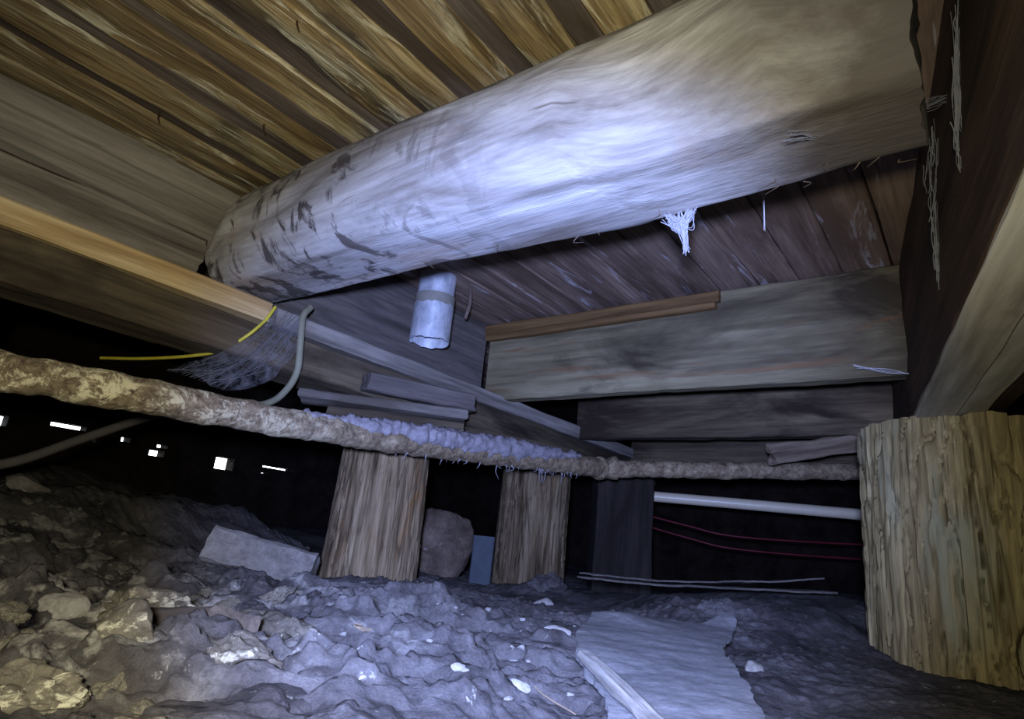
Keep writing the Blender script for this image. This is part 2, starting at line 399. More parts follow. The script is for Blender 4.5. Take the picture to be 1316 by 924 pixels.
def rock_mesh(name, mat, size, seed, sub=4, facets=9, rough=0.10, flat=True):
    v, f = ico(sub); v = v.copy(); r = np.random.RandomState(seed)
    for _ in range(facets):
        n = r.normal(size=3); n /= np.linalg.norm(n); d = r.uniform(0.55, 0.85)
        k = v @ n; ex = np.maximum(0, k-d); v -= ex[:, None]*n*0.92
    nn = v/np.linalg.norm(v, axis=1)[:, None]
    v = v+nn*(fbm(v[:, 0]*2.5, v[:, 1]*2.5, v[:, 2]*2.5, 5, seed)*rough)[:, None]
    v *= np.array(size)
    return mesh(name, v, f, mat, 60)

# ------------------------------------------------------------------ ground
def ground(x, y):
    x = np.asarray(x, float); y = np.asarray(y, float)
    z = -0.175+0*x
    wx = x+0.10*fbm(x*3, y*3, 0, 3, 5); wy = y+0.10*fbm(x*3, y*3, 7, 3, 6)
    z = z+0.17*ss(-1.62, -2.25, wx)*ss(1.75, 1.15, wy)
    z = z+0.10*ss(-2.5, -3.4, x)
    z = z+0.085*ss(1.45, 2.0, wy)*ss(-1.25, -0.5, wx)*ss(-0.1, -0.35, wx)
    z = z+0.05*np.exp(-(((x+1.35)/0.16)**2+((y-2.02)/0.12)**2))
    z = z+0.020*fbm(x*2.2, y*2.2, 1.3, 3, 11)
    z = z+0.008*fbm(x*9, y*9, 3.3, 4, 12)
    z = z+0.0045*np.abs(fbm(x*34, y*34, 2.3, 4, 13, 0.6))
    tp = ss(-0.72, -0.60, x)*ss(-0.05, -0.2, x)*ss(1.5, 1.35, y); z = z*(1-tp)+np.minimum(z, -0.165)*tp
    m = ss(-0.40, -0.62, wx)*ss(1.30, 0.90, wy)*ss(-2.3, -1.6, x)
    a = 0.75; u = x*math.cos(a)+y*math.sin(a); v = -x*math.sin(a)+y*math.cos(a)
    def terr(h, st):
        k = h/st; f = np.floor(k); return st*(f+ss(0.55, 1.0, k-f))
    h = 0.046*fbm(u*4.0, v*8, 2.0, 4, 31, 0.55)+0.012*fbm(u*18, v*26, 4.0, 3, 32)
    z = z+m*(np.maximum(terr(h, 0.021), -0.03)*0.85+0.012)
    c = (1-m)*ss(2.6, 1.2, y)
    h = 0.015*fbm(u*6.0, v*13, 6.0, 5, 33, 0.6)
    z = z+c*terr(h, 0.0055)*ss(-0.15, -0.6, wx)
    f1, f2, cc = worley((u+0.02*fbm(x*14, y*14, 0, 2, 35))/0.060, v/0.040, 8); z = z+(0.15+0.85*m)*(ss(0, 0.6, f2-f1)*(0.009*cc))
    f1, f2, cc = worley(x/0.024, y/0.024, 12); z = z+np.sqrt(np.maximum(0, 0.16-f1**2))*0.014*(cc > 0.62)*ss(0.0, -0.4, wx)
    return z
def gz(x, y): return float(ground(np.array([x]), np.array([y]))[0])
def axis_pts(a, b, near0, near1, fine, coarse):
    L = [near0]
    while L[-1] < near1: L.append(L[-1]+fine)
    s = fine
    while L[-1] < b: s = min(coarse, s*1.12); L.append(L[-1]+s)
    s = fine; K = [near0]
    while K[-1] > a: s = min(coarse, s*1.12); K.append(K[-1]-s)
    return np.array(K[:0:-1]+L)
gx = axis_pts(-8.0, 2.8, -1.75, 0.15, 0.0052, 0.12); gy = axis_pts(-1.8, 5.0, 0.15, 1.7, 0.0052, 0.12)
GX, GY = np.meshgrid(gx, gy, indexing='ij'); GZ = ground(GX.ravel(), GY.ravel())
V = np.stack([GX.ravel(), GY.ravel(), GZ], 1); ny = len(gy); nx = len(gx)
I, J = np.meshgrid(np.arange(nx-1), np.arange(ny-1), indexing='ij'); A = (I*ny+J).ravel()
Q = np.stack([A, A+ny, A+ny+1, A+1], 1)
me = bpy.data.meshes.new('floor')
me.vertices.add(len(V)); me.vertices.foreach_set('co', V.astype(np.float32).ravel())
me.loops.add(Q.size); me.loops.foreach_set('vertex_index', Q.astype(np.int32).ravel())
me.polygons.add(len(Q)); me.polygons.foreach_set('loop_start', np.arange(0, Q.size, 4, dtype=np.int32))
me.update(calc_edges=True); me.shade_smooth(); me.materials.append(M['dirt'])
fl = struct(link('floor', me)); fl['label'] = 'dusty uneven dirt floor of the crawl space'

# ------------------------------------------------------------------ enclosure
def box_geo(x0, x1, y0, y1, z0, z1):
    v = [(x, y, z) for x in (x0, x1) for y in (y0, y1) for z in (z0, z1)]
    return np.array(v, float), [(0, 1, 3, 2), (4, 6, 7, 5), (0, 4, 5, 1), (2, 3, 7, 6), (0, 2, 6, 4), (1, 5, 7, 3)]
def shell(name, geos, mat, label):
    V, Fc = merge(geos); o = struct(link(name, mesh(name, V, Fc, mat, 0))); o['label'] = label; return o
ceil = shell('ceiling', [box_geo(-4.4, 2.8, -1.8, 5.0, 0.835, 0.90)], M['slab'], 'boarded underside of the house floor')
# left foundation wall with daylight slots between its stones
holes = [(0.86, 0.985, 0.290, 0.345), (1.17, 1.345, 0.335, 0.362), (1.41, 1.44, 0.345, 0.362), (1.385, 1.415, 0.285, 0.30), (1.53, 1.58, 0.315, 0.345),
         (1.70, 1.79, 0.262, 0.300), (1.735, 1.80, 0.315, 0.338), (2.115, 2.245, 0.245, 0.325), (2.455, 2.70, 0.304, 0.320), (2.455, 2.53, 0.262, 0.270)]
ys = sorted({-1.8, 5.0, *[h[0] for h in holes], *[h[1] for h in holes]}); zs = sorted({-0.6, 0.9, *[h[2] for h in holes], *[h[3] for h in holes]})
geos = []
for i in range(len(ys)-1):
    for j in range(len(zs)-1):
        cy, cz = (ys[i]+ys[i+1])/2, (zs[j]+zs[j+1])/2
        if not any(h[0] < cy < h[1] and h[2] < cz < h[3] for h in holes):
            geos.append(box_geo(-4.10, -4.0, ys[i], ys[i+1], zs[j], zs[j+1]))
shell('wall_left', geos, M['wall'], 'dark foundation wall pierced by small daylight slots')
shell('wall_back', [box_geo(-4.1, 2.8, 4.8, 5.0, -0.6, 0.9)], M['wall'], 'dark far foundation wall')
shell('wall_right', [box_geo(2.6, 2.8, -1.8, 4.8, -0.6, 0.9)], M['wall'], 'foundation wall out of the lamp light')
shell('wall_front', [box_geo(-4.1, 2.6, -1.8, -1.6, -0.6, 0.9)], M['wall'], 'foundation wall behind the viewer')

# floor boards overhead, butted above the log joist
def variants(mat, L, w, t, k, amp):
    return [board_mesh('plank', mat, L, w, t, 40, 8, amp, 100+i+int(L*7), 0.003) for i in range(k)]
JY = 0.765
yn0, yf1 = -0.9, 2.85
gold = variants(M['gold'], JY-yn0, 0.083, 0.026, 6, 0.006); greyb = variants(M['grey_board'], JY-yn0, 0.046, 0.024, 4, 0.003)
brown = variants(M['brown_board'], yf1-JY, 0.112, 0.026, 5, 0.003)
def plank(me, x, y, z, tilt):
    o = link('plank', me, ceil, Matrix.Translation((x, y, z)) @ Matrix.Rotation(math.pi/2, 4, 'Z') @ Matrix.Rotation(tilt, 4, 'X'))
    return o
x = -2.45; i = 0
while x < 0.5:
    plank(gold[i % 6], x+0.0425, (yn0+JY)/2-0.002, 0.814+rnd.uniform(-0.003, 0.003), rnd.uniform(-0.07, 0.07)); x += 0.086
    if i % 5 != 2:
        plank(greyb[i % 4], x+0.0235, (yn0+JY)/2-0.002, 0.819+rnd.uniform(-0.002, 0.003), rnd.uniform(-0.03, 0.03)); x += 0.049
    i += 1
x = -2.45; i = 0
while x < 0.3:
    plank(brown[i % 5], x+0.057, (yf1+JY)/2+0.002, 0.815+rnd.uniform(-0.002, 0.004), rnd.uniform(-0.02, 0.02)); x += 0.115; i += 1

# ------------------------------------------------------------------ log joist
def log_joist():
    rings = []; n = 150
    th = np.linspace(0, 2*np.pi, n, endpoint=False)
    for x in np.linspace(-1.50, -0.022, 230):
        xx = np.full(n, x); r = 0.146+0*th
        r = r+0.008*fbm(xx*2.2, np.cos(th)*1.4, np.sin(th)*1.4, 3, 41)+0.0022*fbm(xx*9, np.cos(th)*7, np.sin(th)*7, 3, 42)
        r = r+0.020*np.exp(-(((x+0.17)/0.14)**2))*np.exp(-((np.angle(np.exp(1j*(th-math.radians(205))))/0.7)**2))
        y = 0.768+r*np.cos(th); z = 0.655+r*np.sin(th)
        bot = 0.655-0.128+0.003*fbm(xx*3, y*5, 0, 3, 44)
        z = np.where(z < bot, bot+(z-bot)*0.03, z)
        # knocked-down far end
        t = float(ss(-1.40, -1.50, x)); z = 0.525+(z-0.525)*(1-0.30*t*t); y = 0.768+(y-0.768)*(1-0.12*t)
        z = np.minimum(z, 0.7985)
        rag = 0.006*fbm(y*25, z*25, x*0, 3, 46) if x > -0.025 else 0
        rings.append(np.stack([xx+rag, y, z], 1))
    V, Fc = loft(rings)
    root = thing('log_joist', (-0.77, 0.768, 0.525), 'thick pale round log joist running across just under the floor boards', 'joist')
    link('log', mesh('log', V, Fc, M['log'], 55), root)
    # small pale peg and hanging bark shreds
    v, f = ico(2); pv = v*np.array([0.007, 0.006, 0.011])+np.array([-0.352, 0.654, 0.693])
    pg = link('peg', mesh('peg', pv, f, M['pebble'], 60), root); pg['label'] = 'small pale peg near the top of the log'
    r = np.random.RandomState(5)
    for k in range(14):
        x = -0.21+0.18*r.rand() if k < 8 else -0.95+0.7*r.rand()
        y0 = 0.80+0.05*r.rand(); p = np.array([x, y0, 0.5275]); L = r.uniform(0.006, 0.018)
        pts = [p, p+np.array([r.uniform(-.012, .012), 0.0, -L*0.6]), p+np.array([r.uniform(-.02, .02), r.uniform(-.01, .01), -L])]
        V2, F2 = tube_geo(catmull(pts, 5), lambda u: 0.0007*(1-u)+0.0002, 5)
        link('bark_shred', mesh('bark_shred', V2, F2, M['dark_stone'], 60), root)
    return root
log_joist()

# ------------------------------------------------------------------ left girder line
b1 = tag(board('blocking_board', M['old_grey'], (-1.535, -0.55, 0.720), (-1.535, 0.80, 0.720), 0.155, 0.045, (0, 0, 1), seg=50, n=14, amp=0.004, seed=3),
    'upper grey blocking board under the floor boards, left of the log', 'board')
b2 = tag(board('blocking_board', M['old_grey'], (-1.515, -0.55, 0.577), (-1.515, 0.636, 0.577), 0.106, 0.06, (0, 0, 1), seg=50, n=14, amp=0.006, seed=4, ragged=0.01),
    'lower grey split blocking timber resting above the new yellow lumber', 'board')
b3 = tag(board('blocking_board', M['dull_timber'], (-1.535, 0.80, 0.655), (-1.535, 1.76, 0.655), 0.285, 0.045, (0, 0, 1), seg=50, n=20, amp=0.003, seed=5),
    'wide grey blocking board behind the metal sleeve, right of the log', 'board')
tag(board('ledger_board', M['new_lumber'], (-1.455, -0.55, 0.487), (-1.455, 0.80, 0.487), 0.052, 0.09, (0, 0, 1), seg=30, n=8, amp=0.0012, seed=6),
    'fresh yellow lumber strip along the top of the dark girder', 'lumber')
tag(board('girder_beam', M['dark_timber'], (-1.50, -0.55, 0.412), (-1.50, 3.2, 0.400), 0.095, 0.15, (0, 0, 1), seg=120, n=16, amp=0.004, seed=7),
    'long dark girder timber carried on the two round posts', 'beam')
tag(board('ledger_board', M['old_grey'], (-1.455, 0.815, 0.483), (-1.455, 2.95, 0.475), 0.050, 0.10, (0, 0, 1), seg=70, n=10, amp=0.003, seed=8),
    'old grey ledger strip on the girder below the metal sleeve', 'board')

# ------------------------------------------------------------------ far joists
fj = tag(board('floor_joist', M['joist_timber'], (-1.50, 1.80, 0.645), (-0.10, 1.80, 0.645), 0.305, 0.055, (0, 0, 1), seg=70, n=24, amp=0.003, seed=9),
    'deep pale yellowish joist beyond the log, between girder and right beam', 'joist')
cl = thing('nailing_cleat', (-1.07, 1.75, 0.73), 'thin orange-brown cleat nailed along the top of the deep joist', 'cleat')
board('upper_strip', M['orange_strip'], (-1.52, 1.760, 0.768), (-0.60, 1.760, 0.772), 0.038, 0.022, (0, 0, 1), cl, seg=24, n=5, amp=0.002, seed=10)
board('lower_strip', M['orange_strip'], (-1.50, 1.757, 0.735), (-0.61, 1.757, 0.742), 0.022, 0.03, (0, 0, 1), cl, seg=24, n=5, amp=0.002, seed=11)
tag(board('floor_joist', M['dark_timber'], (-1.42, 2.36, 0.60), (-0.18, 2.36, 0.60), 0.30, 0.06, (0, 0, 1), seg=50, n=14, amp=0.004, seed=12),
    'dim brown joist seen below the deep pale joist', 'joist')
tag(board('floor_joist', M['dark_timber'], (-1.42, 2.90, 0.60), (-0.22, 2.90, 0.60), 0.36, 0.06, (0, 0, 1), seg=40, n=10, amp=0.004, seed=13),
    'farthest dark joist just above the rusty pipe', 'joist')
st = board('broken_stick', M['rough_stick'], (-0.565, 2.185, 0.362), (-0.255, 2.42, 0.452), 0.065, 0.028, (0, 0, 1), seg=24, n=8, amp=0.006, seed=14, ragged=0.02)
tag(st, 'short slanted board end wedged above the pipe beside the right pier', 'board')

# ------------------------------------------------------------------ right beam (several plies) on the big pier
def gface(y): return 0.035-0.164*(y-0.766)
rb = thing('built_up_beam', (gface(1.0), 1.0, 0.36), 'dark built-up beam with pale underside resting on the big right pier', 'beam')
def ply(off, w, z0, z1, mat, seed, ya=-0.5, yb=2.7):
    a = Vector((gface(ya)+off+w/2, ya, (z0+z1)/2)); b = Vector((gface(yb)+off+w/2, yb, (z0+z1)/2))
    return board('ply', mat, a, b, z1-z0, w, (0, 0, 1), rb, seg=90, n=20, amp=0.003, seed=seed)
ply(0.0, 0.070, 0.372, 0.799, M['beam_face'], 21)
ply(0.074, 0.055, 0.378, 0.799, M['beam_face'], 22)
ply(0.133, 0.055, 0.392, 0.799, M['beam_face'], 23)
a = Vector((gface(-0.5)+0.036, -0.5, 0.366)); b = Vector((gface(1.85)+0.036, 1.85, 0.366))
s1 = board('bottom_board', M['ply'], a, b, 0.074, 0.014, (1, 0, 0), rb, seg=80, n=8, amp=0.002, seed=24); s1['label'] = 'pale mottled board on the underside'
a = Vector((gface(-0.5)+0.103, -0.5, 0.372)); b = Vector((gface(1.85)+0.103, 1.85, 0.372))
s2 = board('bottom_board', M['ply'], a, b, 0.056, 0.014, (1, 0, 0), rb, seg=80, n=8, amp=0.002, seed=25)

# ------------------------------------------------------------------ round posts
def stump(name, mat, cx, cy, z0, z1, r0, r1, seed, label, cat='post', groove=0.010, n=200, m=90, lean=(0, 0), grooves=34, slantx=0.0, slanty=0.0, notch=None, group=None, ecc=1.0):
    th = np.linspace(0, 2*np.pi, n, endpoint=False); rings = []
    H = z1-z0
    for z in np.linspace(z0, z1, m):
        u = (z-z0)/H; c, s = np.cos(th), np.sin(th); zz = np.full(n, z)
        r = r0+(r1-r0)*u+0*th
        r = r*(1+0.05*fbm(c*1.1+seed, s*1.1, zz*1.2, 3, seed))
        w = th*grooves/(2*np.pi)+0.6*fbm(c*3, s*3, zz*5, 3, seed+1)
        k = vnoise(w, 0*w+seed, zz*1.6, seed+2)            # ridges along the grain
        k2 = vnoise(np.cos(th)*16, np.sin(th)*16, zz*3.0, seed+3)
        crack = np.exp(-(k/0.07)**2); crack2 = np.exp(-(k2/0.08)**2)
        r = r-groove*crack-0.6*groove*crack2+0.3*groove*vnoise(c*30, s*30, zz*20, seed+4)
        x = cx+r*c+lean[0]*u; y = cy+r*s*ecc+lean[1]*u
        zo = zz.copy()
        if z == z1 or u > 0.97: zo = zo+slantx*(x-cx)+slanty*(y-cy)+0.006*fbm(x*20, y*20, 0, 2, seed)
        if notch is not None:
            d = np.sqrt((x-notch[0])**2+(y-notch[1])**2+(zo-notch[2])**2)
            k = np.clip(1-d/notch[3], 0, 1); x = x-(x-cx)*0.35*ss(0, 0.5, k); y = y-(y-cy)*0.35*ss(0, 0.5, k)
        rings.append(np.stack([x, y, zo], 1))
    V, Fc = loft(rings)
    return tag(link(name, mesh(name, V, Fc, mat, 60)), label, cat, group)
stump('log_pier', M['pier'], -0.030, 1.865, -0.24, 0.362, 0.228, 0.226, 61, 'massive yellowish stump pier with deep vertical cracks at right', 'pier', 0.016, 320, 120, grooves=40, notch=(0.10, 1.685, -0.12, 0.10))
stump('round_post', M['bark_post'], -1.555, 1.385, -0.25, 0.284, 0.152, 0.138, 62, 'weathered round wooden post nearest the left, under the rusty pipe', lean=(0.0, 0.0), grooves=30, groove=0.006)
stump('round_post', M['bark_post'], -1.56, 2.265, -0.25, 0.318, 0.150, 0.146, 63, 'weathered round wooden post in the centre, dark stained at its foot', grooves=26, groove=0.007)
tag(board('square_post', M['black_timber'], (-1.33, 2.62, -0.2), (-1.33, 2.62, 0.345), 0.25, 0.20, (0.81, 0.59, 0), seg=20, n=14, amp=0.003, seed=15), 'dim square post right behind the central round post', 'post')
tag(board('post_stub', M['joist_timber'], (-1.815, 0.305, 0.30), (-1.815, 0.305, 0.475), 0.10, 0.07, (0.2, 1, 0), seg=12, n=8, amp=0.004, seed=16), 'wooden stub cut off by the left edge above the pipe', 'post')
tag(board('support_post', M['dark_timber'], (-1.86, 0.28, -0.2), (-1.86, 0.28, 0.30), 0.09, 0.07, (0.2, 1, 0), seg=12, n=6, amp=0.004, seed=17), 'dark post under the wooden stub at far left', 'post')

# shim boards packed between girder and posts
def shim(a, b, w, t, wd, mat, seed, label):
    tag(board('shim_board', M[mat], a, b, w, t, wd, seg=26, n=8, amp=0.003, seed=seed, ragged=0.008), label, 'shim', 'shim boards packed on the posts')
shim((-1.60, 1.06, 0.344), (-1.27, 1.42, 0.344), 0.12, 0.028, (1, 0, 0), 'old_grey', 31, 'thick upper shim board on the left post, broken at its right end')
shim((-1.58, 1.15, 0.308), (-1.29, 1.44, 0.308), 0.12, 0.028, (1, 0, 0), 'dark_timber', 32, 'lower shim board lying right on top of the left post')
shim((-1.395, 1.12, 0.388), (-1.255, 1.43, 0.388), 0.05, 0.050, (1, 0, 0), 'dull_timber', 36, 'blocky broken board end topmost in the shim stack, before the girder')
shim((-1.46, 1.62, 0.345), (-1.30, 2.10, 0.345), 0.10, 0.024, (1, 0, 0), 'dark_timber', 33, 'long dark shim plank bridging from the left post toward the centre post')
shim((-1.58, 2.14, 0.340), (-1.46, 2.42, 0.340), 0.16, 0.022, (1, 0, 0), 'old_grey', 34, 'grey shim plank end on top of the centre post')

# ------------------------------------------------------------------ pipes and wires
pts = [(-1.42, -0.6, 0.155), (-1.345, 0.10, 0.176), (-1.318, 0.30, 0.187), (-1.282, 0.90, 0.209), (-1.235, 1.40, 0.238), (-1.119, 2.058, 0.284)]
pr = thing('rusty_pipe', (-1.30, 0.7, 0.15), 'scaly rusted iron pipe running from left foreground past the posts', 'pipe')
def flake(P, D):
    return 0.0035*fbm(P[:, 0]*22, P[:, 1]*22, P[:, 2]*22, 3, 71)+0.0018*fbm(P[:, 0]*70, P[:, 1]*70, P[:, 2]*70, 2, 72)
V, Fc = tube_geo(catmull(pts, 60), 0.034, 40, flake); link('pipe_run', mesh('pipe_run', V, Fc, M['rust'], 70), pr)
V, Fc = tube_geo(catmull([(-1.119, 2.058, 0.284), (-0.72, 2.35, 0.326), (-0.20, 2.74, 0.386)], 60), 0.031, 30, flake)
o = link('pipe_run', mesh('pipe_run', V, Fc, M['rust'], 70), pr)
V, Fc = tube_geo(catmull([(-1.135, 2.02, 0.2815), (-1.119, 2.058, 0.284), (-1.085, 2.085, 0.288)], 8), lambda u: 0.040+0.003*math.sin(u*9), 24, flake)
cp = link('coupling', mesh('coupling', V, Fc, M['rust'], 70), pr); cp['label'] = 'short threaded coupling'
# dust fuzz lying on the pipe's top
path = catmull([(-1.280, 0.86, 0.207+0.020), (-1.243, 1.2, 0.227+0.022), (-1.212, 1.45, 0.242+0.023), (-1.135, 1.93, 0.276+0.020)], 40)
def fz(P, D): return 0.012*np.abs(fbm(P[:, 0]*34, P[:, 1]*34, P[:, 2]*34, 4, 73, 0.6))-0.003
V, Fc = tube_geo(path, lambda u: 0.010+0.019*min(1, 2.5*u, 6*(1-u)), 28, fz)
fo = link('dust_fuzz', mesh('dust_fuzz', V, Fc, M['fuzz'], 80), pr); fo['label'] = 'thick pale fuzz of dust on top'
r = np.random.RandomState(9); hs = []
for k in range(34):
    y = r.uniform(1.15, 1.95); u = (y-1.40)/0.658 if y > 1.4 else 0
    x = np.interp(y, [0.9, 1.4, 2.058], [-1.282, -1.235, -1.119]); z = np.interp(y, [0.9, 1.4, 2.058], [0.209, 0.238, 0.284])
    p = np.array([x+r.uniform(-.02, .025), y, z-0.030]); L = r.choice([0.012, 0.02, 0.045], p=[.5, .35, .15])
    hs.append(tube_geo(catmull([p, p+[r.uniform(-.008, .008), r.uniform(-.008, .008), -L*.5], p+[r.uniform(-.012, .012), r.uniform(-.012, .012), -L]], 5), lambda q: 0.0022*(1-q)+0.0004, 5))
V, Fc = merge(hs); ho = link('hanging_dust', mesh('hanging_dust', V, Fc, M['fuzz'], 80), pr); ho['kind'] = 'stuff'; ho['label'] = 'wisps of dust hanging below'

tag(tube('plastic_pipe', M['pvc'], [(-1.62, 2.93, 0.288), (-1.444, 2.994, 0.281), (-0.95, 3.18, 0.277), (-0.457, 3.372, 0.272), (0.1, 3.59, 0.268)], 0.026, None, 20, 10), 'smooth white plastic pipe far back beneath the rusty pipe', 'pipe')
tag(tube('red_wire', M['red_wire'], [(-1.60, 2.96, 0.225), (-1.451, 3.016, 0.196), (-1.2, 3.08, 0.150), (-0.972, 3.158, 0.120), (-0.467, 3.406, 0.140), (0.0, 3.6, 0.18)], 0.005, None, 8, 8), 'upper red wire sagging below the white pipe', 'wire', 'red wires')
tag(tube('red_wire', M['red_wire'], [(-1.60, 2.98, 0.18), (-1.456, 3.032, 0.145), (-1.2, 3.10, 0.092), (-0.977, 3.176, 0.062), (-0.473, 3.423, 0.075), (0.0, 3.6, 0.12)], 0.005, None, 8, 8), 'lower red wire sagging below the white pipe', 'wire', 'red wires')
tag(tube('grey_cable', M['grey_cable'], [(-1.40, 0.90, 0.535), (-1.392, 0.880, 0.50), (-1.388, 0.885, 0.43), (-1.40, 0.90, 0.36), (-1.44, 0.905, 0.312), (-1.50, 0.90, 0.280), (-1.60, 0.87, 0.262)], 0.009, None, 12, 10), 'grey cable hanging from under the left end of the log', 'cable')
tag(tube('yellow_wire', M['yellow_wire'], [(-1.395, 0.800, 0.500), (-1.40, 0.782, 0.455), (-1.42, 0.752, 0.405), (-1.47, 0.725, 0.368), (-1.55, 0.692, 0.352), (-1.68, 0.64, 0.342), (-1.80, 0.59, 0.340)], 0.0042, None, 8, 10), 'thin yellow wire curving from the girder into the dark', 'wire')
tag(tube('dull_cable', M['dull_cable'], [(-2.2, 0.30, -0.02), (-2.03, 0.512, 0.050), (-2.03, 0.68, 0.150), (-2.03, 0.84, 0.247), (-2.0, 1.0, 0.32)], 0.013, None, 10, 10), 'dim grey cable slanting up behind the pipe at far left', 'cable')

# galvanised sleeve through the floor
def ringgeo(cx, cy, z0, z1, r, t, n=48, m=8, seed=0, rag=0.0):
    th = np.linspace(0, 2*np.pi, n, endpoint=False); rings = []
    for rr, zz in [(r, z) for z in np.linspace(z0, z1, m)]+[(r-t, z) for z in np.linspace(z1, z0, m)]:
        q = rr*(1+0.012*np.sin(2*th+1)); z = np.full(n, zz)
        if zz == z0: z = z+rag*fbm(np.cos(th)*5, np.sin(th)*5, 0, 3, seed)
        rings.append(np.stack([cx+q*np.cos(th), cy+q*np.sin(th), z], 1))
    rings.append(rings[0].copy())
    return loft(rings, False)
gs = thing('metal_sleeve', (-1.385, 1.335, 0.575), 'shiny galvanised metal sleeve hanging down from the floor boards', 'pipe')
V, Fc = ringgeo(-1.385, 1.335, 0.700, 0.803, 0.060, 0.002, seed=1); link('upper_sleeve', mesh('upper_sleeve', V, Fc, M['galv'], 40), gs)
V, Fc = ringgeo(-1.385, 1.335, 0.575, 0.712, 0.0635, 0.002, seed=2, rag=0.004); link('lower_sleeve', mesh('lower_sleeve', V, Fc, M['galv'], 40), gs)
V, Fc = ringgeo(-1.385, 1.335, 0.694, 0.728, 0.0645, 0.0035, seed=3, rag=0.006); tb = link('tape_band', mesh('tape_band', V, Fc, M['tape'], 40), gs); tb['label'] = 'dull tape band round the middle'
tag(tube('hanging_strap', M['dark_stone'], [(-1.33, 1.435, 0.80), (-1.325, 1.437, 0.74), (-1.33, 1.43, 0.68)], 0.006, None, 6, 6), 'brown strip hanging beside the metal sleeve', 'strip')

# ------------------------------------------------------------------ things on the ground
def on_ground(o, x, y, sink=0.0, rot=(0, 0, 0)):
    o.location = (x, y, gz(x, y)-sink); o.rotation_euler = rot; return o
bk = thing('concrete_block', (-1.52, 0.99, gz(-1.52, 0.99)), 'long pale concrete fragment leaning in the hollow left of the post', 'block')
me = board_mesh('block_body', M['concrete'], 0.27, 0.10, 0.085, 40, 22, 0.007, 81, 0.010, ragged=0.004, f=9.0)
link('block_body', me, bk, frame_mw((-1.60, 0.885, -0.092), (-1.405, 1.065, -0.138), (0.6, -0.6, 0.35)))
bs = link('boulder', rock_mesh('boulder', M['dark_stone'], (0.145, 0.13, 0.185), 83, 4, 10, 0.05)); bs.location = (-1.80, 1.95, -0.035)
tag(bs, 'brown stone with white patches standing between the two round posts', 'stone')
tag(board('small_block', M['paint_block'], (-1.60, 1.99, gz(-1.6, 1.99)-0.02), (-1.60, 1.99, 0.0), 0.085, 0.06, (0.8, 0.6, 0), seg=10, n=8, amp=0.002, seed=18), 'small blue-grey block standing left of the centre post', 'block')

from mathutils.geometry import delaunay_2d_cdt
def sheet_thing(name, mat, outline, zf, th, label, cat, seed, res=0.012, rag=0.012):
    # irregular torn sheet: a wavering outline filled with small triangles, given thickness
    P = [np.array(p, float) for p in outline]; B = []
    for a, b in zip(P, P[1:]+P[:1]):
        k = max(2, int(np.linalg.norm(b-a)/(res*0.6)))
        for u in np.linspace(0, 1, k, endpoint=False): B.append(a+(b-a)*u)
    B = np.array(B); w = rag*0.28
    B = B+np.stack([w*fbm(B[:, 0]*22, B[:, 1]*22, 0, 3, seed), w*fbm(B[:, 0]*22, B[:, 1]*22, 5, 3, seed+1)], 1)
    x0, y0 = B.min(0); x1, y1 = B.max(0); nb_ = len(B)
    X, Y = np.meshgrid(np.arange(x0, x1, res), np.arange(y0, y1, res), indexing='ij'); X = X.ravel(); Y = Y.ravel()
    near = np.array([np.min(np.hypot(B[:, 0]-a, B[:, 1]-b)) > res*0.6 for a, b in zip(X, Y)])
    pts = [Vector(p) for p in B]+[Vector((a, b)) for a, b in zip(X[near], Y[near])]
    vo, eo, fo, _, _, _ = delaunay_2d_cdt(pts, [(i, (i+1) % nb_) for i in range(nb_)], [], 1, 1e-6)
    VX = np.array([v[:] for v in vo]); Vt = np.column_stack([VX, zf(VX[:, 0], VX[:, 1])]); n = len(Vt)
    Fc = [tuple(f) for f in fo]; edges = set()
    for q in Fc:
        for a, b in zip(q, q[1:]+q[:1]): edges.add((a, b))
    Fb = [tuple(n+k for k in q[::-1]) for q in Fc]; side = [(b, a, n+a, n+b) for (a, b) in edges if (b, a) not in edges]
    o = link(name, mesh(name, np.vstack([Vt, Vt-np.array([0, 0, th])]), Fc+Fb+side, mat, 50)); return tag(o, label, cat)
def tarz(X, Y):
    base = -0.142+0.02*(Y-0.9)+0.005*fbm(X*4, Y*4, 2, 2, 91)+0.0012*fbm(X*30, Y*30, 1, 3, 92)
    return np.maximum(base, -0.5)+0.030*np.exp(-((X+0.475)**2+(Y-1.46)**2)/0.006)+0.012*np.exp(-((X+0.62)**2+(Y-1.22)**2)/0.004)
sheet_thing('felt_sheet', M['felt'], [(-0.655, 1.19), (-0.60, 1.25), (-0.56, 1.36), (-0.50, 1.34), (-0.475, 1.46), (-0.44, 1.42), (-0.375, 1.12), (-0.285, 0.93), (-0.195, 0.72), (-0.12, 0.50), (-0.21, 0.44), (-0.33, 0.64), (-0.46, 0.80), (-0.57, 0.98)], tarz, 0.006,
    'stiff dusty sheet of felt with torn edge lying in the foreground', 'sheet', 95, 0.008)
tag(board('wood_lath', M['lath'], (-0.43, 0.765, -0.132), (-0.20, 0.50, -0.132), 0.016, 0.009, (1, 0.6, 0.2), seg=40, n=6, amp=0.004, seed=19, ragged=0.02), 'pale splintered lath along the left edge of the felt sheet', 'lath')
def shz(k):
    return lambda X, Y: -0.092+k*0.7+0.070*(X+0.95)+0.012*np.maximum(0, (-0.78-X)/0.2)+k*2.2*np.maximum(0, (X+0.72)/0.4)**1.5+0.0022*fbm(X*14, Y*14, 3, 3, 96)
sheet_thing('bark_sheet', M['bark'], [(-0.97, 1.655), (-0.86, 1.76), (-0.60, 1.93), (-0.37, 2.04), (-0.345, 1.97), (-0.52, 1.83), (-0.72, 1.72), (-0.86, 1.63)], shz(0.0), 0.005, 'lower curled thin sheet lying across the dirt in the back', 'sheet', 97, 0.012)
